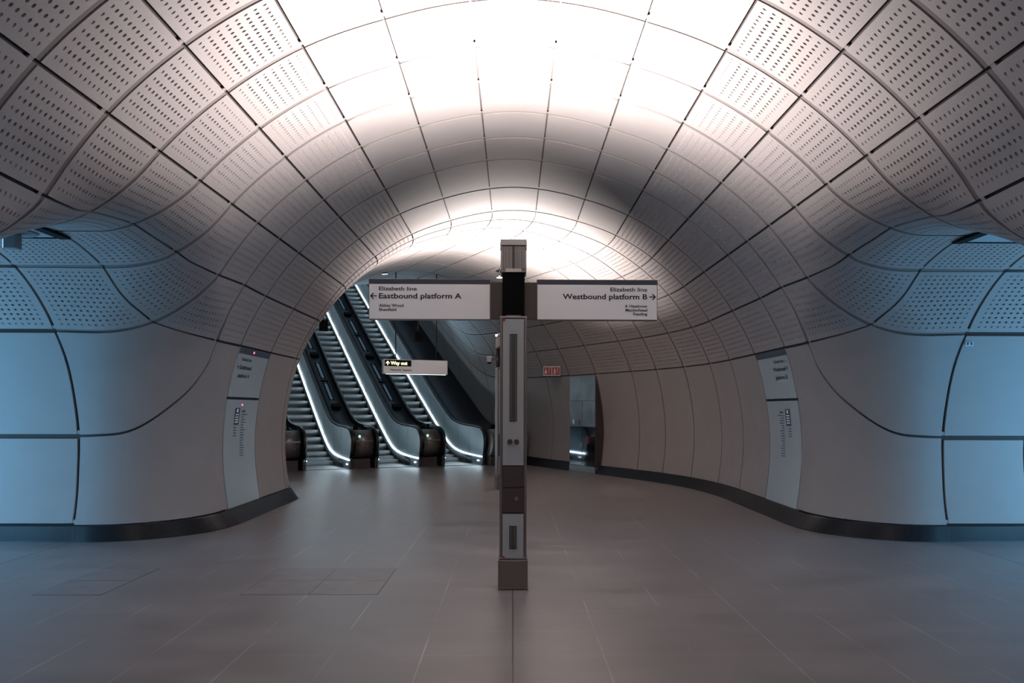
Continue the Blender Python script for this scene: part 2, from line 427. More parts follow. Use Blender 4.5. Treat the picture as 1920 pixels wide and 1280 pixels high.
def add_panel(sh, G, N, perf=None, gu=0.058, gv=0.028, clips=True, back=True, strip=True):
    lu = np.linalg.norm(np.diff(G[:, G.shape[1]//2], axis=0), axis=-1).sum(); lv = np.linalg.norm(np.diff(G[G.shape[0]//2], axis=0), axis=-1).sum()
    au, av = gu/2/lu, gv/2/lv
    T = tpl_perf(*perf) if perf else tpl_smooth(max(6, G.shape[0]-1), max(6, G.shape[1]-1))
    V, L, tot, M = T
    p = au+V[:, 0]*(1-2*au); q = av+V[:, 1]*(1-2*av); w = WD[V[:, 2].astype(int)]
    P = samp(G, p, q)+samp(N, p, q)*w[:, None]
    sh.add(P, L, tot, M)
    if back:
        B = G+N*0.034; n, m = B.shape[:2]; idx = np.arange(n*m).reshape(n, m)
        f = np.stack([idx[:-1, :-1], idx[1:, :-1], idx[1:, 1:], idx[:-1, 1:]], -1).reshape(-1, 4)
        sh.add(B.reshape(-1, 3), f.ravel(), np.full(len(f), 4), np.full(len(f), 2))
    if strip:                                             # flat cover strip lying in the ring joint
        K = 14; qs = np.linspace(av*.9, 1-av*.9, K+1)
        for e0, e1 in ((1-au, 1.0), (0.0, au)):
            p0 = np.full(K+1, e0-(.3*au if e0 > .5 else 0)); p1 = np.full(K+1, e1+(.3*au if e0 < .5 else 0))
            P = np.concatenate([samp(G, p0, qs)+samp(N, p0, qs)*.010, samp(G, p1, qs)+samp(N, p1, qs)*.010])
            f = np.array([(i, i+1, K+2+i, K+1+i) for i in range(K)])
            sh.add(P, f.ravel(), np.full(K, 4), np.full(K, 5))
    if clips:
        for qq in (0.0,):
            pp = np.array([1-.075/lu, 1-.03/lu, 1-.03/lu, 1-.075/lu]); qv = np.array([qq-av*1.2, qq-av*1.2, qq+av*1.2, qq+av*1.2])
            P = samp(G, pp, qv)+samp(N, pp, qv)*0.004
            sh.add(P, np.arange(4), np.array([4]), np.array([4]))

def main_grid(y0, y1, a0, a1, nu=6, nv=8, fit=False):
    s, t = np.meshgrid(np.linspace(y0, y1, nu+1), np.linspace(a0, a1, nv+1), indexing='ij')
    x, z = prof(t)
    G = along(s, x, z)
    if fit: G = proj(G); N = GR(G); N /= np.linalg.norm(N, axis=-1, keepdims=True)
    else:
        cc = along(np.array((y0+y1)/2), 0.0, 1.6); N = grid_normals(G, cc)
    return G, N
def resample(pts, n):
    """smooth curve through points (Catmull-Rom), n+1 samples equally spaced"""
    P = np.array(pts, float)
    if len(P) > 2:
        Q = np.concatenate([[2*P[0]-P[1]], P, [2*P[-1]-P[-2]]]); out = []
        for i in range(len(P)-1):
            a, b, c, d = Q[i:i+4]
            for t in np.linspace(0, 1, 16, endpoint=False): out.append(.5*((2*b)+(-a+c)*t+(2*a-5*b+4*c-d)*t*t+(-a+3*b-3*c+d)*t**3))
        P = np.array(out+[P[-1]])
    d = np.concatenate([[0], np.cumsum(np.linalg.norm(np.diff(P, axis=0), axis=1))]); t = np.linspace(0, d[-1], n+1)
    return np.stack([np.interp(t, d, P[:, k]) for k in range(3)], 1)
def coons(Bt, Tp, Lf, Rt, fit=True):
    """Bt, Tp run along p; Lf, Rt along q"""
    n, m = len(Bt)-1, len(Lf)-1
    p = np.linspace(0, 1, n+1)[:, None, None]; q = np.linspace(0, 1, m+1)[None, :, None]
    G = (1-q)*Bt[:, None]+q*Tp[:, None]+(1-p)*Lf[None]+p*Rt[None]-((1-p)*(1-q)*Bt[0]+p*(1-q)*Bt[-1]+(1-p)*q*Tp[0]+p*q*Tp[-1])
    if fit: G = proj(G)
    N = GR(G); N /= np.linalg.norm(N, axis=-1, keepdims=True)
    return G, N
# nodes where the side passage meets the vault (left, far side): line number then ring number
J = {'41': (-3.621, 7.60, 3.347), '42': (-3.577, 8.459, 3.25), '43': (-3.449, 9.329, 3.154), '44': (-3.438, 10.197, 3.171), '45': (-3.447, 11.10, 3.156),
     '51': (-4.367, 7.60, 3.278), '52': (-4.359, 8.478, 3.097), '53': (-4.247, 9.419, 2.607), '54': (-3.827, 10.312, 2.478), '55': (-3.80, 11.10, 2.472),
     '61': (-5.28, 7.60, 3.28), '62': (-5.282, 8.476, 3.098), '63': (-5.323, 9.284, 2.495), '64': (-5.326, 9.793, 1.254), '6s': (-5.29, 9.612, .19)}
JE = {('41', '42'): [(-3.627, 7.998, 3.319)], ('42', '43'): [(-3.543, 8.724, 3.197), (-3.495, 8.969, 3.171)], ('43', '44'): [], ('44', '45'): [],
      ('51', '52'): [(-4.37, 7.944, 3.253), (-4.370, 8.20, 3.195)],
      ('52', '53'): [(-4.376, 8.768, 2.944), (-4.347, 9.004, 2.801), (-4.3, 9.19, 2.71)],
      ('53', '54'): [(-4.06, 9.713, 2.535), (-3.926, 9.986, 2.499)], ('54', '55'): [],
      ('41', '51'): [(-3.726, 7.60, 3.313), (-3.974, 7.60, 3.279)], ('42', '52'): [(-3.651, 8.475, 3.207), (-3.758, 8.476, 3.167), (-3.964, 8.468, 3.121)],
      ('43', '53'): [(-3.614, 9.33, 2.988), (-3.803, 9.369, 2.846), (-3.992, 9.405, 2.733)], ('44', '54'): [(-3.562, 10.19, 2.965), (-3.652, 10.20, 2.802), (-3.77, 10.269, 2.591)],
      ('45', '55'): [], ('51', '61'): [], ('52', '62'): [], ('53', '63'): [(-4.411, 9.383, 2.546), (-4.601, 9.339, 2.503), (-4.925, 9.298, 2.490)],
      ('54', '64'): [(-3.947, 10.359, 2.212), (-4.123, 10.25, 1.876), (-4.369, 10.067, 1.582), (-4.622, 9.929, 1.373), (-4.829, 9.849, 1.286), (-5.076, 9.798, 1.264)],
      ('61', '62'): [], ('62', '63'): [(-5.304, 8.866, 2.879)], ('63', '64'): [(-5.318, 9.518, 2.157), (-5.33, 9.704, 1.722)], ('64', '6s'): [(-5.327, 9.785, .821)]}
def jedge(a, b, n):
    if (a, b) in JE: return resample([J[a]]+JE[(a, b)]+[J[b]], n)
    return resample([J[a]]+JE[(b, a)][::-1]+[J[b]], n)
def skirt_xy(pts, z=.19):
    P = np.array([(x, y, z) for x, y in pts], float)
    for _ in range(8):
        g = GR(P); g[..., 2] = 0; P = P-F(P)[..., None]*g/np.maximum((g*g).sum(-1), 1e-6)[..., None]
    return P
_corner = np.array([(-5.29, 9.61), (-4.95, 9.63), (-4.6, 9.74), (-4.3, 9.98), (-4.08, 10.35), (-3.99, 10.7), (-3.97, 11.1)])
SK_CORNER = skirt_xy([tuple(resample([(a, b, 0) for a, b in _corner], 40)[i][:2]) for i in range(41)])

left, right, ceil = Shell(), Shell(), Shell()
def put(G, N, perf=None, **k):
    """a left-hand panel and its mirror image on the right"""
    add_panel(left, G, N, perf, **k)
    mx = np.array([-1, 1, 1.0]); add_panel(right, G*mx, N*mx, perf, **k)
def put4(G, N, perf=None, **k):
    """the same on both sides of the side passage (mirrored about its axis too)"""
    put(G, N, perf, **k)
    G2, N2 = G.copy(), N.copy(); G2[..., 1] = 2*YC-G2[..., 1]; N2[..., 1] *= -1
    put(G2[::-1], N2[::-1], perf, **k)

RY = {1: 7.60, 2: 8.464, 3: 9.329, 4: 10.196, 5: 11.10, 6: 12.49, 7: 13.94}
for k in (0, -1, -2, -3): RY[k] = 2*YC-RY[2-k]
for k in range(-4, -12, -1): RY[k] = RY[k+1]-1.3
rings = [RY[k] for k in range(-11, 8)]
r0 = -11
SR = [S0+.674, S0+1.407, S0+2.092, S0+2.78, 18.2, 19.45, 20.7, 22.0, 23.3, 24.6]
while SR[-1] < 43: SR.append(SR[-1]+1.3)
stations = rings+SR
cuts = ['c5', -1, 0, 1]
# crown: five smooth columns
cth = [-TH[1], -TH[0], -TH[-1], TH[-1], TH[0], TH[1]]
for i in range(len(stations)-1):
    y0, y1 = stations[i], stations[i+1]; curved = y1 > S0+.1
    for a0, a1 in zip(cth, cth[1:]):
        G, N = main_grid(y0, y1, a0, a1, 6, 6)
        add_panel(ceil, G, N, gu=0.058, gv=0.020)
# sides
for i in range(len(stations)-1):
    y0, y1 = stations[i], stations[i+1]; ri = r0+i
    near = -4 <= ri <= 4
    fit = y1 < 11.2 and y0 > 4.0
    ncol = 13 if y1-y0 < 1.0 else 18
    if ri in (7, 8, 9, 10): ncol = 12
    nn = 16 if -4 <= ri <= 3 else 8
    perf_ok = -4 <= ri <= 24
    for r in (1, 2, 3, 4):
        if r == 4 and -3 <= ri <= 4: continue
        for sd in (-1, 1):
            G, N = main_grid(y0, y1, sd*TH[r], sd*TH[r+1], 6, 8, fit)
            if r == 3 and -3 <= ri <= 4:                      # its lower joint is the curved one above the side passage
                kk = ri if ri >= 1 else 1-ri
                ed = jedge('4%d' % kk, '4%d' % (kk+1), 12)
                if ri < 1: ed = ed[::-1].copy(); ed[:, 1] = 2*YC-ed[:, 1]
                ed[:, 0] *= -sd
                G0, _ = main_grid(y0, y1, sd*TH[3], sd*TH[4], 12, 12, False)
                G, N = coons(G0[:, 0], ed, resample([G0[0, 0], G0[0, 6], ed[0]], 12), resample([G0[-1, 0], G0[-1, 6], ed[-1]], 12))
            add_panel(left if sd < 0 else right, G, N, (ncol, 8, nn) if perf_ok else None)
    if -3 <= ri <= 4: continue
    for sd in (-1, 1):
        if ri == 5:                                           # glazed sign panels stand here: only the backing
            G, N = main_grid(y0, y1, sd*TH[5], sd*TH['s'], 6, 20)
            B = G+N*0.034; n, m = B.shape[:2]; idx = np.arange(n*m).reshape(n, m)
            f = np.stack([idx[:-1, :-1], idx[1:, :-1], idx[1:, 1:], idx[:-1, 1:]], -1).reshape(-1, 4)
            (left if sd < 0 else right).add(B.reshape(-1, 3), f.ravel(), np.full(len(f), 4), np.full(len(f), 2))
            continue
        G, N = main_grid(y0, y1, sd*TH[5], sd*TH['s'], 6, 20)
        add_panel(left if sd < 0 else right, G, N, gu=0.03)
# the junction
def jp(a, b, c, d, perf=None, n=16, m=16, **k):
    """corners a (p0 q0), b (p1 q0), c (p1 q1), d (p0 q1)"""
    G, N = coons(jedge(a, b, n), jedge(d, c, n), jedge(a, d, m), jedge(b, c, m)); put4(G, N, perf, **k)
jp('41', '42', '52', '51', (13, 8, 16), gv=.026); jp('42', '43', '53', '52', (13, 10, 16), gv=.026); jp('43', '44', '54', '53', (13, 8, 16), gv=.026)
jp('44', '45', '55', '54', (13, 8, 16))
jp('52', '53', '63', '62', (13, 12, 16), gv=.03); jp('53', '54', '64', '63', None, 24, 24, gu=.04, gv=.03, strip=False)
CH = 0.25                                                      # half width of the service slot along the passage crown
zch = ZP+math.sqrt(RP**2-CH**2)
e51 = jedge('51', '52', 40); e51 = e51[np.argmin(abs(e51[:, 1]-(YC+CH))):]
Bt = resample(e51, 16); Tp = resample([(-5.28, YC+CH, zch), (-5.282, 8.1, 3.22), J['62']], 16)
G, N = coons(Bt, Tp, resample([Bt[0], Tp[0]], 12), jedge('52', '62', 12)); put4(G, N, (10, 12, 16))
# big corner panel down to the skirting
top = np.concatenate([jedge('64', '54', 40), jedge('54', '55', 12)[1:]])
dd = np.concatenate([[0], np.cumsum(np.linalg.norm(np.diff(top, axis=0), axis=1))]); t = np.linspace(0, dd[-1], 41)
top = np.stack([np.interp(t, dd, top[:, k]) for k in range(3)], 1)
ths = np.linspace(TH['s'], TH[5], 33); xs, zs = prof(ths)
G, N = coons(SK_CORNER, top, jedge('6s', '64', 32), np.stack([-xs, np.full(33, 11.10), zs], 1)); put4(G, N, gu=0.03, gv=0.035, strip=False)
# passage beyond
XC = [-5.29, -6.35, -7.4, -8.45]
def pas(x0, x1, z0, z1, hi=False, nv=8):
    a0, a1 = [math.asin((z-ZP)/RP) for z in (z0, z1)]
    p, q = np.meshgrid(np.linspace(a0, a1, nv+1), np.linspace(x0, x1, 5), indexing='ij')
    if x0 == XC[0]:
        e = np.interp(ZP+RP*np.sin(p), [.19, .82, 1.25, 1.72, 2.16, 2.5, 2.88, 3.1, 3.26], [-5.29, -5.327, -5.326, -5.33, -5.318, -5.323, -5.304, -5.282, -5.28])
        q = e+(q-x0)*(x1-e)/(x1-x0)
    G = np.stack([q, YC+RP*np.cos(p), ZP+RP*np.sin(p)], -1); N = np.stack([0*p, np.cos(p), np.sin(p)], -1); return G, N
for x0, x1 in zip(XC, XC[1:]):
    for z0, z1, pf in ((zch, 3.098, (10, 12, 8)), (3.098, 2.495, (13, 12, 16)), (2.495, 1.254, None), (1.254, .19, None)):
        G, N = pas(x0, x1, z0, z1); put4(G, N, pf, gv=.034, strip=False)
wl = left.build('wall_left', CLADM); wr = right.build('wall_right', CLADM); ce = ceil.build('ceiling', [M_CLAD, M_CLADS, M_BACKC, M_HOLE, M_CLIP, M_STRIPC])

# service slot along each passage crown
def slot(sd, name):
    m = MB(); xa, xb = sorted((sd*4.37, sd*8.4))
    m.box(((xa+xb)/2, YC, zch+.012), (xb-xa, 2*CH+.06, .02), M_GREY_PANEL)
    m.box((sd*4.40, YC, zch+.0), (.10, 2*CH, .03), M_BLACK)
    for q in (-1, 1): m.box(((xa+xb)/2, YC+q*(CH-.01), zch-.0), (xb-xa, .02, .012), M_BLACK)
    return tag(m.build(name), kind='structure')
slot(-1, 'trim_1'); slot(1, 'trim_2')

# ------------------------------------------------------------------ skirting
def skirting(name, path, flares, inward):
    """path: points at z = .19 on the wall; flare: how far the foot stands out"""
    P = np.array(path, float); n = len(P); t = np.gradient(P, axis=0)[:, :2]; t /= np.linalg.norm(t, axis=1, keepdims=True)
    nr = np.stack([-t[:, 1], t[:, 0]], 1)
    V = []; Fc = []; sg = inward
    for i in range(n):
        x, y = P[i, :2]; nx, ny = nr[i]*sg; fl = flares[i]
        for off, z in ((-.03, .195), (.015+fl*.1, .195), (.022+fl*.1, .185), (fl, .012), (fl+.004, 0.0), (-.03, 0.0)): V.append((x+nx*off, y+ny*off, z))
    for i in range(n-1):
        for j in range(5): a = i*6+j; Fc.append((a, a+1, a+7, a+6))
    o = mesh_vf(name, V, Fc, [M_SKIRT]); tag(o, kind='structure'); return o
def main_skirt(s0, s1, n, sd):
    s = np.linspace(s0, s1, n); x, z = prof(np.full(n, sd*TH['s'])); P = along(s, x, z); P[:, 2] = .19; return P
far_l = main_skirt(11.1, 24.2, 80, -1)
pas_l = np.array([(x, 9.612, .19) for x in np.linspace(-8.40, -5.35, 12)])
Pl = np.concatenate([pas_l, SK_CORNER, far_l[1:]])
fl = np.interp(np.arange(len(Pl)), [0, 12, 30, 52, 400], [.05, .05, .08, .17, .17])
skirting('baseboard_left', Pl, fl, -1)
far_r = main_skirt(11.1, 24.2, 80, 1); mxv = np.array([-1, 1, 1])
Pr = np.concatenate([pas_l*mxv, SK_CORNER*mxv, far_r[1:]])
skirting('baseboard_right', Pr, fl, 1)
ny = 2*YC
near = lambda P: np.concatenate([P])*1.0
def flipy(P): Q = P.copy(); Q[:, 1] = ny-Q[:, 1]; return Q
back_l = np.array([(-3.97, y, .19) for y in np.linspace(ny-11.1-.1, -6, 30)])
Pb = np.concatenate([flipy(pas_l), flipy(SK_CORNER), back_l]); fb = np.interp(np.arange(len(Pb)), [0, 12, 30, 52, 400], [.05, .05, .08, .17, .17])
skirting('baseboard_near_left', Pb, fb, 1); skirting('baseboard_near_right', Pb*mxv, fb, -1)

# ------------------------------------------------------------------ floor, ends
m = MB(); m.box((-1, 12, -.05), (24, 44, .10), M_FLOOR); fo = tag(m.build('floor'), kind='structure')
m = MB(); m.box((0, -8.05, 2.5), (10, .1, 6), M_CLADS); tag(m.build('wall_rear'), kind='structure')
for k, sd in ((1, -1), (2, 1)):
    m = MB(); m.box((sd*7.80, YC, 1.05), (.06, 3.7, 1.5), M_GLOWFILL)  # added glowing panel out of view, supplies the blue light of the passage
    for q in (-1.85, -.62, .62, 1.85): m.box((sd*7.76, YC+q, 1.30), (.1, .08, 2.6), M_STEEL_D)
    tag(m.build('added_glow_panel_%d' % k), kind='structure')
    m = MB(); m.box((sd*7.90, YC, 1.6), (.08, 5.2, 3.9), M_DARKWALL); tag(m.build('wall_platform_%s' % ('left' if sd < 0 else 'right')), kind='structure')

# ================================================================== things
def area(name, loc, size, power, col, direction, parent=None, size_y=None, spread=None):
    d = bpy.data.lights.new(name, 'AREA'); d.shape = 'RECTANGLE' if size_y else 'DISK'; d.size = size
    if size_y: d.size_y = size_y
    d.energy = power; d.color = col
    if spread: d.spread = spread
    o = bpy.data.objects.new(name, d); C.objects.link(o); o.location = loc
    o.rotation_euler = Vector(direction).to_track_quat('-Z', 'Y').to_euler()
    if parent is not None: o.parent = parent
    return o

# ------------------------------------------------------------------ wayfinding totem
def totem():
    t = empty('wayfinding_totem', (0, 0, 0))
    D = .26; y0 = 0.0; yc = D/2                       # front face at local y = 0
    m = MB(); m.box((0, yc, .134), (.264, D+.03, .262), M_BRONZE, .004)
    m.box((0, -.018, .134), (.205, .006, .245), M_BRONZE, .001)
    m.box((0, yc, .277), (.25, D+.012, .016), M_BRONZE, .003); m.build('base', t)
    m = MB()
    for sx in (-1, 1): m.box((sx*.108, yc, 1.345), (.024, D, 2.13), M_BRONZE, .003)
    for sy in (.02, D-.02): m.box((0, sy, 1.345), (.20, .02, 2.13), M_BRONZE_D)
    m.box((0, yc, 2.415), (.242, D, .016), M_STEEL, .002)
    m.build('shaft_frame', t)
    def panel(name, z0, z1, mt, par=t):
        m = MB(); m.box((0, .004, (z0+z1)/2), (.186, .012, z1-z0-.008), mt, .0015); return m.build(name, par)
    p = panel('upper_panel', 1.098, 2.40, M_GREY_PANEL)
    g = MB(); g.box((0, -.003, 1.877), (.066, .004, .774), M_BLACK); g.box((0, -.0055, 1.877), (.058, .003, .766), M_GRILLE)
    for k in range(96): g.box((0, -.0078, 1.50+k*.0079), (.034, .002, .004), M_STEEL_D)
    g.build('speaker_grille', p)
    for sx in (-1, 1):
        g = MB(); g.cyl((sx*.0285, -.002, 1.311), (sx*.0285, -.022, 1.311), .0225, M_STEEL_D, 24); g.cyl((sx*.0285, -.022, 1.311), (sx*.0285, -.025, 1.311), .016, M_BRONZE_D, 24)
        g.build('help_point_button', p)
    panel('blank_panel', .905, 1.090, M_BRONZE_D)
    d = panel('service_hatch', .682, .898, M_BRONZE_D)
    g = MB(); g.cyl((.03, -.002, .806), (.03, -.006, .806), .019, M_BRONZE, 20); g.cyl((.03, -.006, .806), (.03, -.009, .806), .008, M_STEEL, 16); g.build('key_lock', d)
    p = panel('lower_panel', .273, .674, M_GREY_PANEL)
    g = MB(); g.box((0, -.003, .463), (.066, .004, .205), M_BLACK); g.box((0, -.0055, .463), (.058, .003, .197), M_GRILLE)
    for k in range(24): g.box((0, -.0078, .368+k*.0083), (.030, .002, .004), M_STEEL_D)
    g.build('ventilation_grille', p)
    for z in (2.387, .287):
        g = MB(); g.cyl((-.083, -.001, z), (-.083, -.006, z), .012, M_RED, 16); g.build('red_marker', t)
    # black ribbed housing that carries the sign arms
    m = MB(); m.box((0, yc, 2.622), (.198, D-.03, .378), M_BLACK)
    for k in range(17): m.box((-.094+k*.01175, .008, 2.622), (.006, .014, .372), M_BLACK)
    m.box((0, yc, 2.428), (.13, D-.02, .012), M_BRONZE); m.build('ribbed_housing', t)
    # louvred head
    m = MB()                                            # open-topped cap; its front and back rims shield the lamp
    for sy in (-1, 1): m.box((0, yc+sy*(D/2-.005), 3.078), (.232, .010, .050), M_LOUVRE)
    for sx in (-1, 1): m.box((sx*.111, yc, 3.043), (.010, D-.02, .014), M_LOUVRE)
    m.box((0, yc, 2.92), (.205, D-.06, .19), M_BLACK)
    for k in range(20):
        x = -.109+k*.01147
        if abs(x) < .004: continue
        for y in (.012, D-.012): m.box((x, y, 2.942), (.0062, .026, .20), M_LOUVRE)
    for k in range(14):
        for sx in (-1, 1): m.box((sx*.108, .03+k*.0155, 2.935), (.014, .007, .19), M_LOUVRE)
    m.box((0, .002, 2.945), (.010, .012, .20), M_BLACK)
    m.box((0, yc, 2.826), (.226, D-.01, .026), M_BRONZE); h = m.build('louvred_head', t)
    m = MB(); m.box((0, -.001, 2.828), (.142, .010, .03), M_WHITE); m.build('nameplate_strip', h)
    m = MB(); m.box((0, yc, 3.012), (.20, D-.03, .012), M_STEEL_D)
    for sy in (-1, 1): m.box((0, yc+sy*(D/2-.020), 3.052), (.236, .010, .092), M_BLACK)
    for sx in (-1, 1): m.box((sx*.102, yc, 3.030), (.008, D-.04, .048), M_BLACK)
    m.build('uplighter', h)
    a = area('uplight', (0, yc, 3.036), .16, UPLIGHT_W, UPLIGHT_COL, (0, 0, 1), t, size_y=.11)
    return t
def sign_wing(t, sd):
    """sign board on its arm; sd -1 left, 1 right (as one faces the totem)"""
    D = .26; yc = D/2
    m = MB(); m.box((sd*.158, yc, 2.573), (.13, .075, .326), M_BRONZE_D); m.build('sign_arm', t)
    xa, xb = (-1.295, -.206) if sd < 0 else (.2095, 1.295)
    m = MB(); m.box(((xa+xb)/2, yc, 2.5815), (xb-xa, .085, .363), M_BRONZE, .002); p = m.build('sign_board', t)
    yf = yc-.0445
    def fn(x, z): return (x, yf, z)
    s = TX(); s.rect(xa+.006, 2.405, xb-.006, 2.716, 0); s.rect(xa+.004, 2.718, xb-.004, 2.760, 1); s.build('sign_face', [M_SIGN, M_NAVY], fn, p)
    yt = yf-.0012
    s = TX(); 
    if sd < 0:
        x = -1.2035
        s.text('Elizabeth line', x, 2.6585, .0345, width=.338, bold=.014)
        s.text('Eastbound platform A', x, 2.5885, .0455, width=.738, bold=.022)
        s.text('Abbey Wood', x, 2.513, .0245, width=.220, bold=.022)
        s.text('Shenfield', x, 2.476, .0245, width=.155, bold=.022)
        s.arrow(-1.252, 2.609, .060, .052, -1)
    else:
        x = 1.202
        s.text('Elizabeth line', x, 2.6585, .0345, width=.333, bold=.014, align='RIGHT')
        s.text('Westbound platform B', x, 2.5885, .0455, width=.760, bold=.022, align='RIGHT')
        s.text('Heathrow', x, 2.514, .0245, width=.160, bold=.022, align='RIGHT')
        s.text('Maidenhead', x, 2.4785, .0245, width=.196, bold=.022, align='RIGHT')
        s.text('Reading', x, 2.444, .0245, width=.126, bold=.022, align='RIGHT')
        s.arrow(1.250, 2.609, .060, .052, 1)
        s.mark(); cx, cz = 1.013, 2.526                          # aeroplane mark
        s.poly([(cx-.003, cz-.014), (cx+.003, cz-.014), (cx+.003, cz+.012), (cx, cz+.017), (cx-.003, cz+.012)])
        for q in (-1, 1):
            s.poly([(cx, cz+.006), (cx+q*.016, cz-.003), (cx+q*.016, cz-.006), (cx, cz-.001)]); s.poly([(cx, cz-.009), (cx+q*.007, cz-.014), (cx+q*.007, cz-.016), (cx, cz-.013)])
    s.each('lettering', [M_INK], lambda x, z: (x, yt, z), p)
    return p
core = totem()
near_t = copy_tree(core)                               # totem 1 of the photo gets the sign wings
core.location = (-.02, -1.1, 0)  # extra totem added out of view for the light of its uplighter
tag(core, 'slim bronze totem without signs, added unseen behind the camera as a light source', 'totem')
near_t.location = (-.0115, 7.04, 0)
sign_wing(near_t, -1); sign_wing(near_t, 1)
tag(near_t, 'slim bronze totem with Eastbound and Westbound sign boards as wings, in mid floor', 'totem')
far_t = copy_tree(core); far_t.location = (-.20, 15.75, 0); far_t.rotation_euler.z = R_(12)
tag(far_t, 'second bronze totem, without sign boards, half hidden behind the one with platform signs', 'totem')
for q in (core, near_t, far_t): q['group'] = 'wayfinding totems'
# camera on the far totem
c = empty('security_camera', (-.43, 15.70, 2.58))
m = MB(); m.box((-.05, 0, 0), (.11, .12, .12), M_STEEL, .01); m.build('camera_body', c)
m = MB(); m.cyl((-.05, 0, -.04), (-.05, 0, -.085), .05, M_BLACK, 24, .035); m.build('dome', c)
m = MB(); m.box((.06, 0, .01), (.13, .04, .035), M_STEEL_D); m.box((.115, 0, .01), (.02, .08, .08), M_STEEL_D); m.build('bracket', c)
tag(c, 'small grey security camera on a bracket at the left of the rear totem', 'camera')

# ------------------------------------------------------------------ glazed sign panels set in the walls
zt = np.linspace(TH['s'], TH[5], 200); _px, _pz = prof(zt)
th_of_z = lambda z: float(np.interp(z, _pz, zt))
def wall_pt(s, z, sd, inset):
    th = th_of_z(z); x, zz = prof(np.array(th)); e = .002; x2, z2 = prof(np.array(th+e)); tx, tz = x2-x, z2-zz; l = math.hypot(tx, tz)
    nx, nz = tz/l, -tx/l                               # profile normal
    if nx > 0: nx, nz = -nx, -nz                       # pointing into the tunnel (towards x = 0)
    return (sd*(float(x)+nx*inset), s, float(zz)+nz*inset)
SA, SB = RY[5]+.02, RY[6]-.02; SL = SB-SA
def wall_sheet(sd, inset):
    def fn(x, z): return wall_pt(SA+x if sd < 0 else SB-x, z, sd, inset)
    return fn
def curved_plate(name, sd, x0, x1, z0, z1, m, parent, inset=.0, th=.02, nz=14):
    fn = wall_sheet(sd, inset); fb = wall_sheet(sd, inset-th); V = []; Fc = []
    for k in range(nz+1):
        z = z0+(z1-z0)*k/nz
        V += [fn(x0, z), fn(x1, z), fb(x1, z), fb(x0, z)]
    for k in range(nz):
        a = k*4
        for i in range(4): Fc.append((a+i, a+(i+1) % 4, a+4+(i+1) % 4, a+4+i))
    Fc += [(0, 1, 2, 3), (nz*4, nz*4+1, nz*4+2, nz*4+3)]
    o = parent; base = Vector(o.location)
    return mesh_vf(name, [tuple(Vector(v)-base) for v in V], Fc, [m], o)
def sheet_build(s, name, mats, sd, inset, parent):
    fn = wall_sheet(sd, inset); base = Vector(parent.location)
    return s.build(name, mats, lambda x, z: tuple(Vector(fn(x, z))-base), parent)
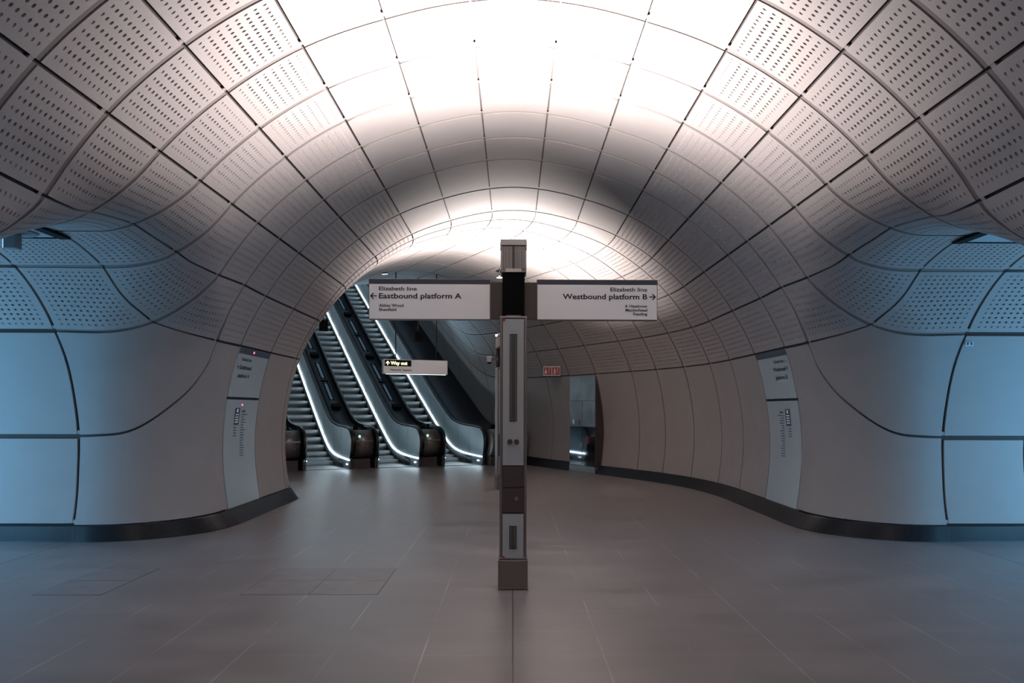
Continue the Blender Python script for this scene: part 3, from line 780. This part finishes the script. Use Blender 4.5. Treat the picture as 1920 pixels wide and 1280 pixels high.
for sd in (-1, 1):
    side = 'left' if sd < 0 else 'right'
    base = Vector(wall_pt((SA+SB)/2, 1.76, sd, 0))
    t = empty('platform_sign', base)
    p = curved_plate('glass_panel', sd, .0, SL, 1.765, 2.462, M_SIGNG, t, .004)
    curved_plate('header_band', sd, .0, SL, 2.375, 2.462, M_NAVY, t, .007, .004, 3)
    s = TX()
    if sd < 0:
        s.text('Elizabeth line', .20, 2.285, .040, width=.40, bold=.014); s.text('Eastbound', .20, 2.165, .058, width=.50, bold=.022); s.text('platform A', .20, 2.045, .058, width=.50, bold=.022)
        s.arrow(.13, 2.193, .085, .07, -1)
    else:
        s.text('Elizabeth line', SL-.20, 2.285, .040, width=.40, bold=.014, align='RIGHT'); s.text('Westbound', SL-.20, 2.165, .058, width=.52, bold=.022, align='RIGHT'); s.text('platform B', SL-.20, 2.045, .058, width=.50, bold=.022, align='RIGHT')
        s.arrow(SL-.13, 2.193, .085, .07, 1)
    fn = wall_sheet(sd, .0065); s.each('lettering', [M_INK], lambda x, z: tuple(Vector(fn(x, z))-base), t)
    if sd < 0:
        s = TX(); s.poly([(.60+.028*math.cos(a), 2.418+.016*math.sin(a)) for a in np.linspace(0, 2*PI, 16, endpoint=False)]); sheet_build(s, 'red_reflection', [M_REDREFL], sd, .009, t)  # glowing oval drawn in place of a red reflection on the glass
    tag(t, 'curved glass %s platform sign set high in the %s wall' % (('Eastbound', 'left') if sd < 0 else ('Westbound', 'right')), 'sign')
    t = empty('line_diagram_panel', Vector(wall_pt((SA+SB)/2, .2, sd, 0)))
    curved_plate('glass_panel', sd, .0, SL, .20, 1.728, M_SIGNG, t, .004, .02, 24)
    s = TX(); rnd = random.Random(3)
    X = (lambda x: x) if sd < 0 else (lambda x: SL-x)
    def rc(x0, z0, x1, z1, m): a, b = sorted((X(x0), X(x1))); s.rect(a, z0, b, z1, m)
    rc(.36, 1.36, .56, 1.61, 0)
    rows = []
    for k in range(4): rows.append((.36, .36+.10+.06*rnd.random(), 1.315-k*.038, 0))
    rc(.66, 1.545, .80, 1.575, 0)
    for k in range(17): rows.append((.665, .665+.08+.12*rnd.random()+(.08 if k in (0, 2) else 0), 1.505-k*.038, 0))
    for a, b_, z, mm in rows: rc(a, z, b_, z+.014, mm)
    rc(.640, .885, .647, 1.575, 2); rc(.60, 1.30, .607, 1.345, 2)
    sheet_build(s, 'line_diagram', [M_NAVY, M_SIGN, M_BRONZE_D], sd, .0065, t)
    s = TX()
    s.poly([(X(.46)+.032*math.cos(a), 1.57+.028*math.sin(a)) for a in np.linspace(0, 2*PI, 20, endpoint=False)])
    for k in range(4): rc(.395, 1.505-k*.036, .395+.13, 1.519-k*.036, 0)
    sheet_build(s, 'line_heading', [M_SIGN], sd, .0085, t)
    if sd < 0:
        s = TX(); s.poly([(.62+.028*math.cos(a), 1.655+.012*math.sin(a)) for a in np.linspace(0, 2*PI, 16, endpoint=False)]); sheet_build(s, 'red_reflection', [M_REDREFL], sd, .009, t)  # second red reflection, drawn as a glowing oval
    tag(t, 'tall curved glass line diagram below the %s sign, in the %s wall' % (('Eastbound', 'left') if sd < 0 else ('Westbound', 'right')), 'sign panel')

# small pictogram plate high in the right-hand passage wall
yy, zz = YC+RP*math.cos(math.asin((2.385-ZP)/RP)), 2.385
t = empty('pictogram_plate', (5.39, yy-.03, zz)); m = MB(); m.box((0, 0, 0), (.085, .012, .05), M_SIGN, .002); m.build('plate', t)
s = TX(); s.rect(-.034, -.018, .034, .018); s.build('symbol_field', [M_NAVY], lambda x, z: (x, -.0075, z), t)
s = TX(); s.poly([(.008*math.cos(a), .006+.008*math.sin(a)) for a in np.linspace(0, 2*PI, 12, endpoint=False)]); s.rect(-.012, -.014, .012, -.004); s.build('symbol', [M_SIGN], lambda x, z: (x, -.0085, z), t)
tag(t, 'tiny dark pictogram plate on the blue-lit wall of the right-hand passage', 'sign')

# ------------------------------------------------------------------ lamp and speaker under the left passage crown
M_LAMPB = mat('lamp_body_grey', (0.17, 0.18, 0.19), 0.5)
M_LAMPE = mat('lamp_edge_glow', (0.5, 0.7, 0.9), 0.4, emit=(0.45, 0.75, 1.0), estr=0.8)
t = empty('ceiling_lamp', (-4.76, YC, zch)); m = MB(); m.cyl((.02, 0, -.012), (.02, 0, .0), .19, M_LAMPB, 40, .20); m.build('ceiling_disc', t)
m = MB(); m.box((.0, 0, -.085), (.12, .10, .15), M_LAMPB, .008); m.build('housing', t)
m = MB(); m.box((-.064, -.02, -.09), (.008, .05, .125), M_LAMPE); m.build('lens', t)
tag(t, 'small grey lamp box below a round disc under the left passage ceiling', 'lamp')

# ------------------------------------------------------------------ escalators
AZ = R_(25.5); ED = Vector((-math.sin(AZ), math.cos(AZ), 0)); EL = Vector((math.cos(AZ), math.sin(AZ), 0))
T30 = math.tan(R_(30)); YI = 2.5; NST = 42; YEND = 1.9+.4*NST
def zb(y):
    t = y-YI; return max(0.0, T30*.5*(t+math.sqrt(t*t+.6))-.02*max(0, 1-max(0, t)))
ys = [0.42, .7, 1.0, 1.3]+[1.5+.12*k for k in range(24)]+[4.5+.8*k for k in range(int((YEND-4.5)/.8)+1)]+[YEND]
def rail_path(h, r=.42, zc=.66):
    p = [(.42+r*math.sin(a), zc-r*math.cos(a)) for a in np.linspace(0.35, 0, 3)]
    p = [(.42-r*math.sin(a), zc-r*math.cos(a)) for a in np.linspace(-.5, PI, 22)]
    return p+[(y, zb(y)+h) for y in ys[1:]]
def balustrade_mesh(sx):
    """solid inner panel of one side with its newel end"""
    m = MB(); up = rail_path(1.055, .395)
    low = [(y, max(0.0, zb(y)-.02)) for y in ys if y > 1.0]
    outline = [(.14, 0.0), (.14, .30)]+[p for p in up[6:]]
    xo = sx*.60; xi = sx*.565
    A = []; 
    # build as quads between a lower and an upper rail so that it stays clean on the slope
    U = [(.14, .30)]+[p for p in up if p[0] <= .42+1e-6 and p[1] > .30]+[(y, zb(y)+1.055) for y in ys[1:]]
    Lw = []
    for (y, z) in U:
        if y < .42+1e-6: Lw.append((max(y, .14) if z > .3 else .14, 0.0 if z < .66 else 0.0))
        else: Lw.append((y, max(0.0, zb(y)-.12)))
    k = m.mi(M_HDARK); rows = []
    for (yu, zu), (yl, zl) in zip(U, Lw):
        rows.append([m.bm.verts.new(p) for p in ((xi, yu, zu), (xo, yu, zu), (xo, yl, zl), (xi, yl, zl))])
    for a, b in zip(rows, rows[1:]):
        for i in range(4):
            try: m.bm.faces.new((a[i], a[(i+1) % 4], b[(i+1) % 4], b[i])).material_index = k
            except ValueError: pass
    for r in (rows[0], rows[-1]):
        try: m.bm.faces.new(r).material_index = k
        except ValueError: pass
    # panel joints
    for y in [1.1, 2.0]+[3.2+1.25*i for i in range(12)]:
        m.box((sx*.5635, y, zb(y)+.66), (.002, .008, .70), M_STEEL_D)
    return m
def escalator():
    e = empty('escalator', (0, 0, 0))
    for sx in (-1, 1):
        b = balustrade_mesh(sx).build('balustrade', e)
        m = MB(); m.sweep([(sx*.625, y, z) for y, z in rail_path(1.09)], [(-.036, -.014), (-.036, .012), (-.022, .026), (.022, .026), (.036, .012), (.036, -.014)], M_RUBBER); m.build('handrail', e)
        lp = [(sx*.555, y, .225+(.012*(y-.14) if y < 2 else .022)+zb(y)*1.0) for y in [.14, .6, 1.0, 1.4]+[y for y in ys if y > 1.5]]
        m = MB(); m.sweep(lp, [(-.010, -.011), (.010, -.011), (.010, .011), (-.010, .011)], M_STRIP); m.build('strip_light', b)
        m = MB(); m.box((sx*.553, .40, .12), (.02, .12, .035), M_LED); m.build('comb_light', b)
        sk = [(sx*.545, y, zb(y)+.09) for y in [.9, 1.4]+[y for y in ys if y > 1.5]]
        m = MB(); m.sweep(sk, [(-.008, -.11), (.008, -.11), (.008, .11), (-.008, .11)], M_STEEL_D); m.build('skirt_panel', b)
        # outer face of the newel and of the truss below the deck
        m = MB(); m.box((sx*.63, .60, .14), (.04, .9, .28), M_BRONZE_D); m.build('newel_plinth', e)
    m = MB(); m.box((0, 1.0, .006), (1.08, 1.5, .012), M_STEEL_D)
    for k in range(26): m.box((-.5+k*.04, 1.78, .014), (.02, .12, .006), M_STEEL)
    m.build('comb_plate', e)
    st = None
    for i in range(NST):
        y = 1.85+.4*i; z = max(.012, zb(y+.2)+.0)
        if st is None:
            m = MB(); m.box((0, .20, -.012), (1.06, .42, .024), M_TREAD)
            for k in range(35): m.box((-.51+k*.03, .20, .002), (.012, .40, .008), M_TREAD)
            prf = [(.0, -.050), (.004, -.075), (.018, -.10), (.045, -.125), (.085, -.15), (.13, -.18), (.15, -.215)]
            for (a0, b0), (a1, b1) in zip(prf, prf[1:]): m.poly([(-.53, a0, b0), (.53, a0, b0), (.53, a1, b1), (-.53, a1, b1)], M_TREAD)
            m.box((0, .012, -.026), (1.06, .03, .05), M_TREAD)
            st = m.build('step', e); st.location = (0, y, z)
        else:
            c = st.copy(); C.objects.link(c); c.parent = e; c.location = (0, y, z)
    m = MB(); m.box((0, 1.9+.4*NST/2+.6, -.2), (.2, .2, .2), M_BLACK); 
    m.bm.clear()
    path = [(0, y, zb(y)-.33) for y in ys if y > 2.0]
    m.sweep(path, [(-.56, -.05), (.56, -.05), (.56, .05), (-.56, .05)], M_BLACK); m.build('truss_floor', e)
    return e
PITCH = 1.9
OB = Vector((-2.51, 21.75, 0))-EL*.60
E0 = escalator(); names = {0: 'middle of the three escalators, its lower steps right of the first gap deck', -1: '', 1: ''}
ESC = {}
for k in (0, -1, 1):
    e = E0 if k == 0 else copy_tree(E0)
    e.location = OB+EL*PITCH*k; e.rotation_euler.z = AZ; ESC[k] = e
tag(ESC[-1], 'leftmost of three steel escalators, partly hidden by the curved end of the left wall', 'escalator')
tag(ESC[0], 'middle of three steel escalators, a sloping lamp deck on either side of it', 'escalator')
tag(ESC[1], 'rightmost of three steel escalators, passing behind the hanging Way out sign', 'escalator')

for e in ESC.values(): e['group'] = 'escalators rising at the far end'
# decks with rounded steel ends between the escalators
def deck(x0, x1, label, lamps=True, light=True, fwd=0.0):
    """x0..x1 lateral span measured from the middle of the middle escalator"""
    xc, wd = (x0+x1)/2, x1-x0
    e = empty('escalator_deck', OB+EL*xc, AZ)
    path = [(0, y, zb(y)+.99) for y in [.75]+ys[2:]]
    m = MB(); m.sweep(path, [(-wd/2, -.06), (wd/2, -.06), (wd/2, .0), (-wd/2, .0)], M_DECK)
    m.sweep([(0, y, zb(y)+.45) for y in [.75]+ys[2:]], [(-wd/2+.01, -.62), (wd/2-.01, -.62), (wd/2-.01, .46), (-wd/2+.01, .46)], M_DECK); m.build('deck_panel', e)
    m = MB(); m.cyl((-wd/2+.03, .50-fwd, .645), (wd/2-.03, .50-fwd, .645), .385, M_BRONZE, 48)
    m.box((0, .75-fwd/2, .62), (wd-.08, .5+fwd, .74), M_BRONZE)
    for sx in (-1, 1):
        m.cyl((sx*(wd/2-.05), .50-fwd, .645), (sx*(wd/2-.02), .50-fwd, .645), .40 if fwd == 0 else .386, M_RUBBER if fwd == 0 else M_BRONZE, 48)
    dr = m.build('end_drum', e)
    m = MB(); m.box((0, .108-fwd, .74), (wd-.10, .012, .035), M_STEEL); m.build('bright_trim', dr)
    for sx in (-.35, .35): m = MB(); m.cyl((sx*(wd-.2), .135-fwd, .56), (sx*(wd-.2), .118-fwd, .56), .014, M_STEEL, 12); m.build('fixing_screw', dr)
    m = MB(); m.box((-.02, .60-fwd/2, .13), (wd-.10, .62+fwd, .26), M_BRONZE_D); m.build('plinth', e)
    m = MB(); m.box((-.08, .72, 1.08), (.12, .10, .12), M_BLACK, .008); m.box((.10, .72, 1.10), (.05, .07, .16), M_BLACK, .008); m.box((0, .76, 1.035), (.42, .18, .03), M_BLACK); m.build('stop_button_post', e)
    if light:
        m = MB(); m.cyl((-.12, .155, .86), (-.12, .13, .875), .026, M_GREENLED, 20); m.build('direction_light', dr)
    if lamps:
        rot = Matrix.Rotation(R_(30), 3, 'X')
        for k in range(5):
            y = 3.4+3.15*k
            if y > YEND-1: break
            z = zb(y)+1.0
            m = MB(); m.box((0, y, z+.06), (.27, .20, .13), M_BLACK, .015, rot); m.box((0, y+.10, z+.13), (.20, .06, .03), M_BLACK, .005, rot); m.build('deck_lamp', e)
            a = area('deck_light', (0, y+.16, z+.24), .14, DECK_LAMP_W, DECK_LAMP_COL, (0, -.12, 1), e, spread=R_(125))
            for q, L in ((1.0, 1.0), (2.25, 1.0)):
                yq = y+q; zq = zb(yq)+1.0
                m = MB(); m.box((0, yq, zq+.004), (.085, L/math.cos(R_(30))*.86, .012), M_TUBE, .0, rot)
                for sx in (-1, 1): m.box((sx*.065, yq, zq+.012), (.035, L*1.15, .03), M_BLACK, .0, rot)
                m.build('glass_trough', e)
            yq = y+1.62; m = MB(); m.box((0, yq, zb(yq)+1.01), (.24, .06, .03), M_BLACK, .0, rot); m.build('cross_bar', e)
    tag(e, label, 'escalator deck', 'sloping decks beside the escalators')
    return e
h = .67
deck(-PITCH*2+h-.15, -PITCH-h, 'sloping dark deck with a rounded metal end, left of the leftmost escalator', lamps=False, light=False)
deck(-PITCH+h, -h, 'sloping dark deck with lamps, rounded metal end and green light, between left and middle escalators')
deck(h, PITCH-h, 'sloping dark deck with lamps, rounded metal end and green light, between middle and right escalators')
deck(PITCH+h, PITCH*2-.08, 'wide plain sloping deck right of the rightmost escalator, its drum end half behind the totem', lamps=False, light=False, fwd=.45)

# ------------------------------------------------------------------ hanging signs and lights
zcl = 4.9
t = empty('hanging_way_out_sign', (-2.49, 20.2, 2.66), R_(22)); t.scale = (1.2625,)*3
m = MB(); m.box((0, 0, 0), (1.33, .10, .29), M_STEEL, .004); b_ = m.build('sign_box', t)
s = TX(); s.rect(-.655, -.135, .655, .135); s.build('sign_face', [M_SIGN], lambda x, z: (x, -.0512, z), b_)
s = TX(); s.rect(-.635, .005, -.095, .128); s.build('lit_panel_background', [M_BLACK], lambda x, z: (x, -.0524, z), b_)
s = TX(); s.text('Way out', -.515, .036, .066, width=.34, bold=.03); s.uparrow(-.572, .066, .085); s.each('lit_lettering', [M_YELLOW], lambda x, z: (x, -.054, z), b_)
s = TX(); s.text('Hanover Square', -.52, -.085, .040, width=.43, bold=.02); s.build('lettering', [M_INK], lambda x, z: (x, -.0524, z), b_)
m = MB()
for k in range(40): m.box((-.60+k*.031, -.045, -.150), (.018, .02, .008), M_LED)
m.build('underside_light_row', t)
for x in (-.40, .44):
    m = MB(); m.cyl((x, 0, .14), (x, 0, 1.88), .011, M_STEEL_D, 12); m.build('hanger_rod', t)
tag(t, 'hanging white sign reading Way out and Hanover Square, on two rods before the escalators', 'sign')

def wpt(px, py, y):
    """point at depth y seen at photo position (used only to write these fixtures down)"""
    return y
def hang_box(x, y, z, top, label, grp=None):
    t = empty('hanging_speaker', (x, y, z), R_(22))
    m = MB(); m.box((0, 0, 0), (.20, .16, .27), M_BLACK, .01); m.build('speaker_box', t)
    m = MB(); m.cyl((0, 0, .13), (0, 0, top-z), .012, M_STEEL_D, 10); m.build('hanger_rod', t)
    tag(t, label, 'speaker', 'black boxes hung from the ceiling')
hang_box(-2.50, 20.9, 3.48, 5.03, 'black box hanging on a rod just above the Way out sign')
hang_box(-4.74, 19.9, 3.67, 4.46, 'black box hanging on a rod beside the curved end of the left wall')

t = empty('ceiling_spotlight', (-.33, 18.5, 4.66)); m = MB(); m.cyl((0, 0, 0), (0, 0, .07), .075, M_STEEL, 24, .05); m.build('lamp_housing', t)
m = MB(); m.cyl((0, 0, -.012), (0, 0, -.001), .068, M_LED, 24); m.build('lens', t)
m = MB(); m.cyl((0, 0, .07), (0, 0, .25), .012, M_STEEL_D, 8); m.build('stem', t)
tag(t, 'small bright white spotlight on the far ceiling, just left of the near totem head', 'ceiling light')
t = empty('ceiling_slot_light', (-3.20, 19.8, 4.965), R_(-20)); m = MB(); m.box((0, 0, 0), (.17, .05, .03), M_STEEL); m.build('lamp_housing', t)
m = MB(); m.box((0, 0, -.018), (.15, .035, .008), M_LED); m.build('diffuser', t)
tag(t, 'short bright slot light on the dark ceiling above the Eastbound sign', 'ceiling light')

# ------------------------------------------------------------------ equipment cabinet in the right wall
cs0, cs1 = 18.2, 19.45
a_, b_ = Vector(along(cs0+.02, 3.80, 0)), Vector(along(cs1-.02, 3.80, 0)); dv = b_-a_; Wc = dv.length
t = empty('equipment_cabinet', (a_+b_)/2, math.atan2(dv.y, dv.x)+PI)       # local +x runs to the right as seen, -y faces the corridor
Q = lambda x0, x1, z0, z1, y0, y1, m, name, par, bev=.002: MB().box(((x0+x1)/2, (y0+y1)/2, (z0+z1)/2), (x1-x0, y1-y0, z1-z0), m, bev).build(name, par)
hw = Wc/2
Q(-hw, hw, .16, 2.45, .02, .42, M_BRONZE_D, 'carcass', t)
Q(-hw, hw, .0, .16, -.01, .40, M_STEEL, 'plinth', t)
M_CABTOP = mat('satin_steel_panel', (0.20, 0.225, 0.245), 0.30, 0.6, var=0.25, vscale=2.2)
M_MIRROR = mat('polished_dark_door', (0.22, 0.24, 0.26), 0.06, 1.0)
Q(-hw+.01, hw-.01, 1.82, 2.44, .0, .02, M_CABTOP, 'top_panel', t)
for sx in (-1, 1):
    q0, q1 = sorted((sx*.006, sx*(hw-.01)))
    d = Q(q0, q1, 1.16, 1.81, .0, .02, M_CABTOP, 'upper_door', t)
    d = Q(q0, q1, .17, 1.15, .0, .02, M_MIRROR, 'lower_door', t)
    Q(sx*.04-.012, sx*.04+.012, .60, .74, -.03, -.012, M_STEEL, 'handle', d)
s = TX(); s.mark(); s.rect(-.45, 1.22, -.38, 1.34); s.mark(); s.rect(-.17, 1.20, -.08, 1.32, 1); s.each('notice_label', [M_SIGN, M_BRONZE_D, M_CABTOP], lambda x, z: (x, -.002, z), t)
s = TX(); s.mark(); s.rect(.22, .72, .27, .92); s.mark(); s.rect(.31, .74, .335, .90); s.each('red_notice', [M_RED], lambda x, z: (x, -.002, z), t)
tag(t, 'tall steel equipment cabinet with mirror-dark lower doors against the far right wall', 'cabinet')
# fire sign beside it
fp = along(19.86, 3.50, 2.60); t = empty('fire_equipment_sign', tuple(fp), 0)
t.rotation_euler.z = R_(-4)
m = MB(); m.box((0, 0, 0), (.45, .02, .25), M_WHITE, .002); m.box((0, .05, 0), (.1, .1, .1), M_STEEL_D); m.build('plate', t)
s = TX(); s.rect(-.205, -.10, -.012, .10); s.rect(.012, -.10, .205, .10); s.build('red_fields', [M_RED], lambda x, z: (x, -.0115, z), t)
s = TX()
s.poly([(-.185, -.075), (-.13, -.075), (-.125, -.01), (-.14, .03), (-.15, .08), (-.165, .08), (-.165, .02), (-.185, .0)])
s.poly([(.05, -.08), (.10, -.08), (.10, .04), (.085, .06), (.085, .08), (.065, .08), (.065, .06), (.05, .04)])
for q in (-.10, .12):
    for k in range(3): s.poly([(q+.0, -.07+k*.05), (q+.02, -.055+k*.05), (q+.03, -.03+k*.05), (q+.05, -.045+k*.05), (q+.06, -.02+k*.05), (q+.02, -.02+k*.05)])
s.build('white_symbols', [M_WHITE], lambda x, z: (x, -.0128, z), t)
tag(t, 'white plate with two red fire equipment pictograms on the far right wall', 'sign')

# ------------------------------------------------------------------ access covers in the floor
def cover(x0, x1, y0, y1, nx, nyy, label):
    t = empty('floor_access_cover', ((x0+x1)/2, (y0+y1)/2, 0)); wx, wy = (x1-x0)/nx, (y1-y0)/nyy
    for i in range(nx):
        for j in range(nyy):
            m = MB(); cx, cy = -(x1-x0)/2+wx*(i+.5), -(y1-y0)/2+wy*(j+.5)
            m.box((cx, cy, .0008), (wx-.008, wy-.008, .0016), M_FLOORP, 0)
            for sx in (-1, 1): m.cyl((cx+sx*(wx/2-.06), cy-wy/2+.05, .001), (cx+sx*(wx/2-.06), cy-wy/2+.05, .002), .006, M_BRONZE_D, 10)
            m.build('tile_plate', t)
    m = MB()
    for i in range(nx+1): m.box((-(x1-x0)/2+wx*i, 0, .0004), (.010, y1-y0+.01, .0008), M_BRONZE_D)
    for j in range(nyy+1): m.box((0, -(y1-y0)/2+wy*j, .0004), (x1-x0, .010, .0008), M_BRONZE_D)
    m.build('frame', t); tag(t, label, 'floor cover', 'access covers in the floor')
M_FLOORP = mat('floor_cover_stone', (0.185, 0.168, 0.166), 0.42, var=0.12, vscale=5)
cover(-2.36, -1.18, 6.86, 7.98, 2, 2, 'four-tile access cover in the floor left of the totem, outlined by dark joints')
cover(-4.13, -3.54, 6.86, 7.98, 1, 2, 'narrow two-tile access cover in the floor near the left passage')
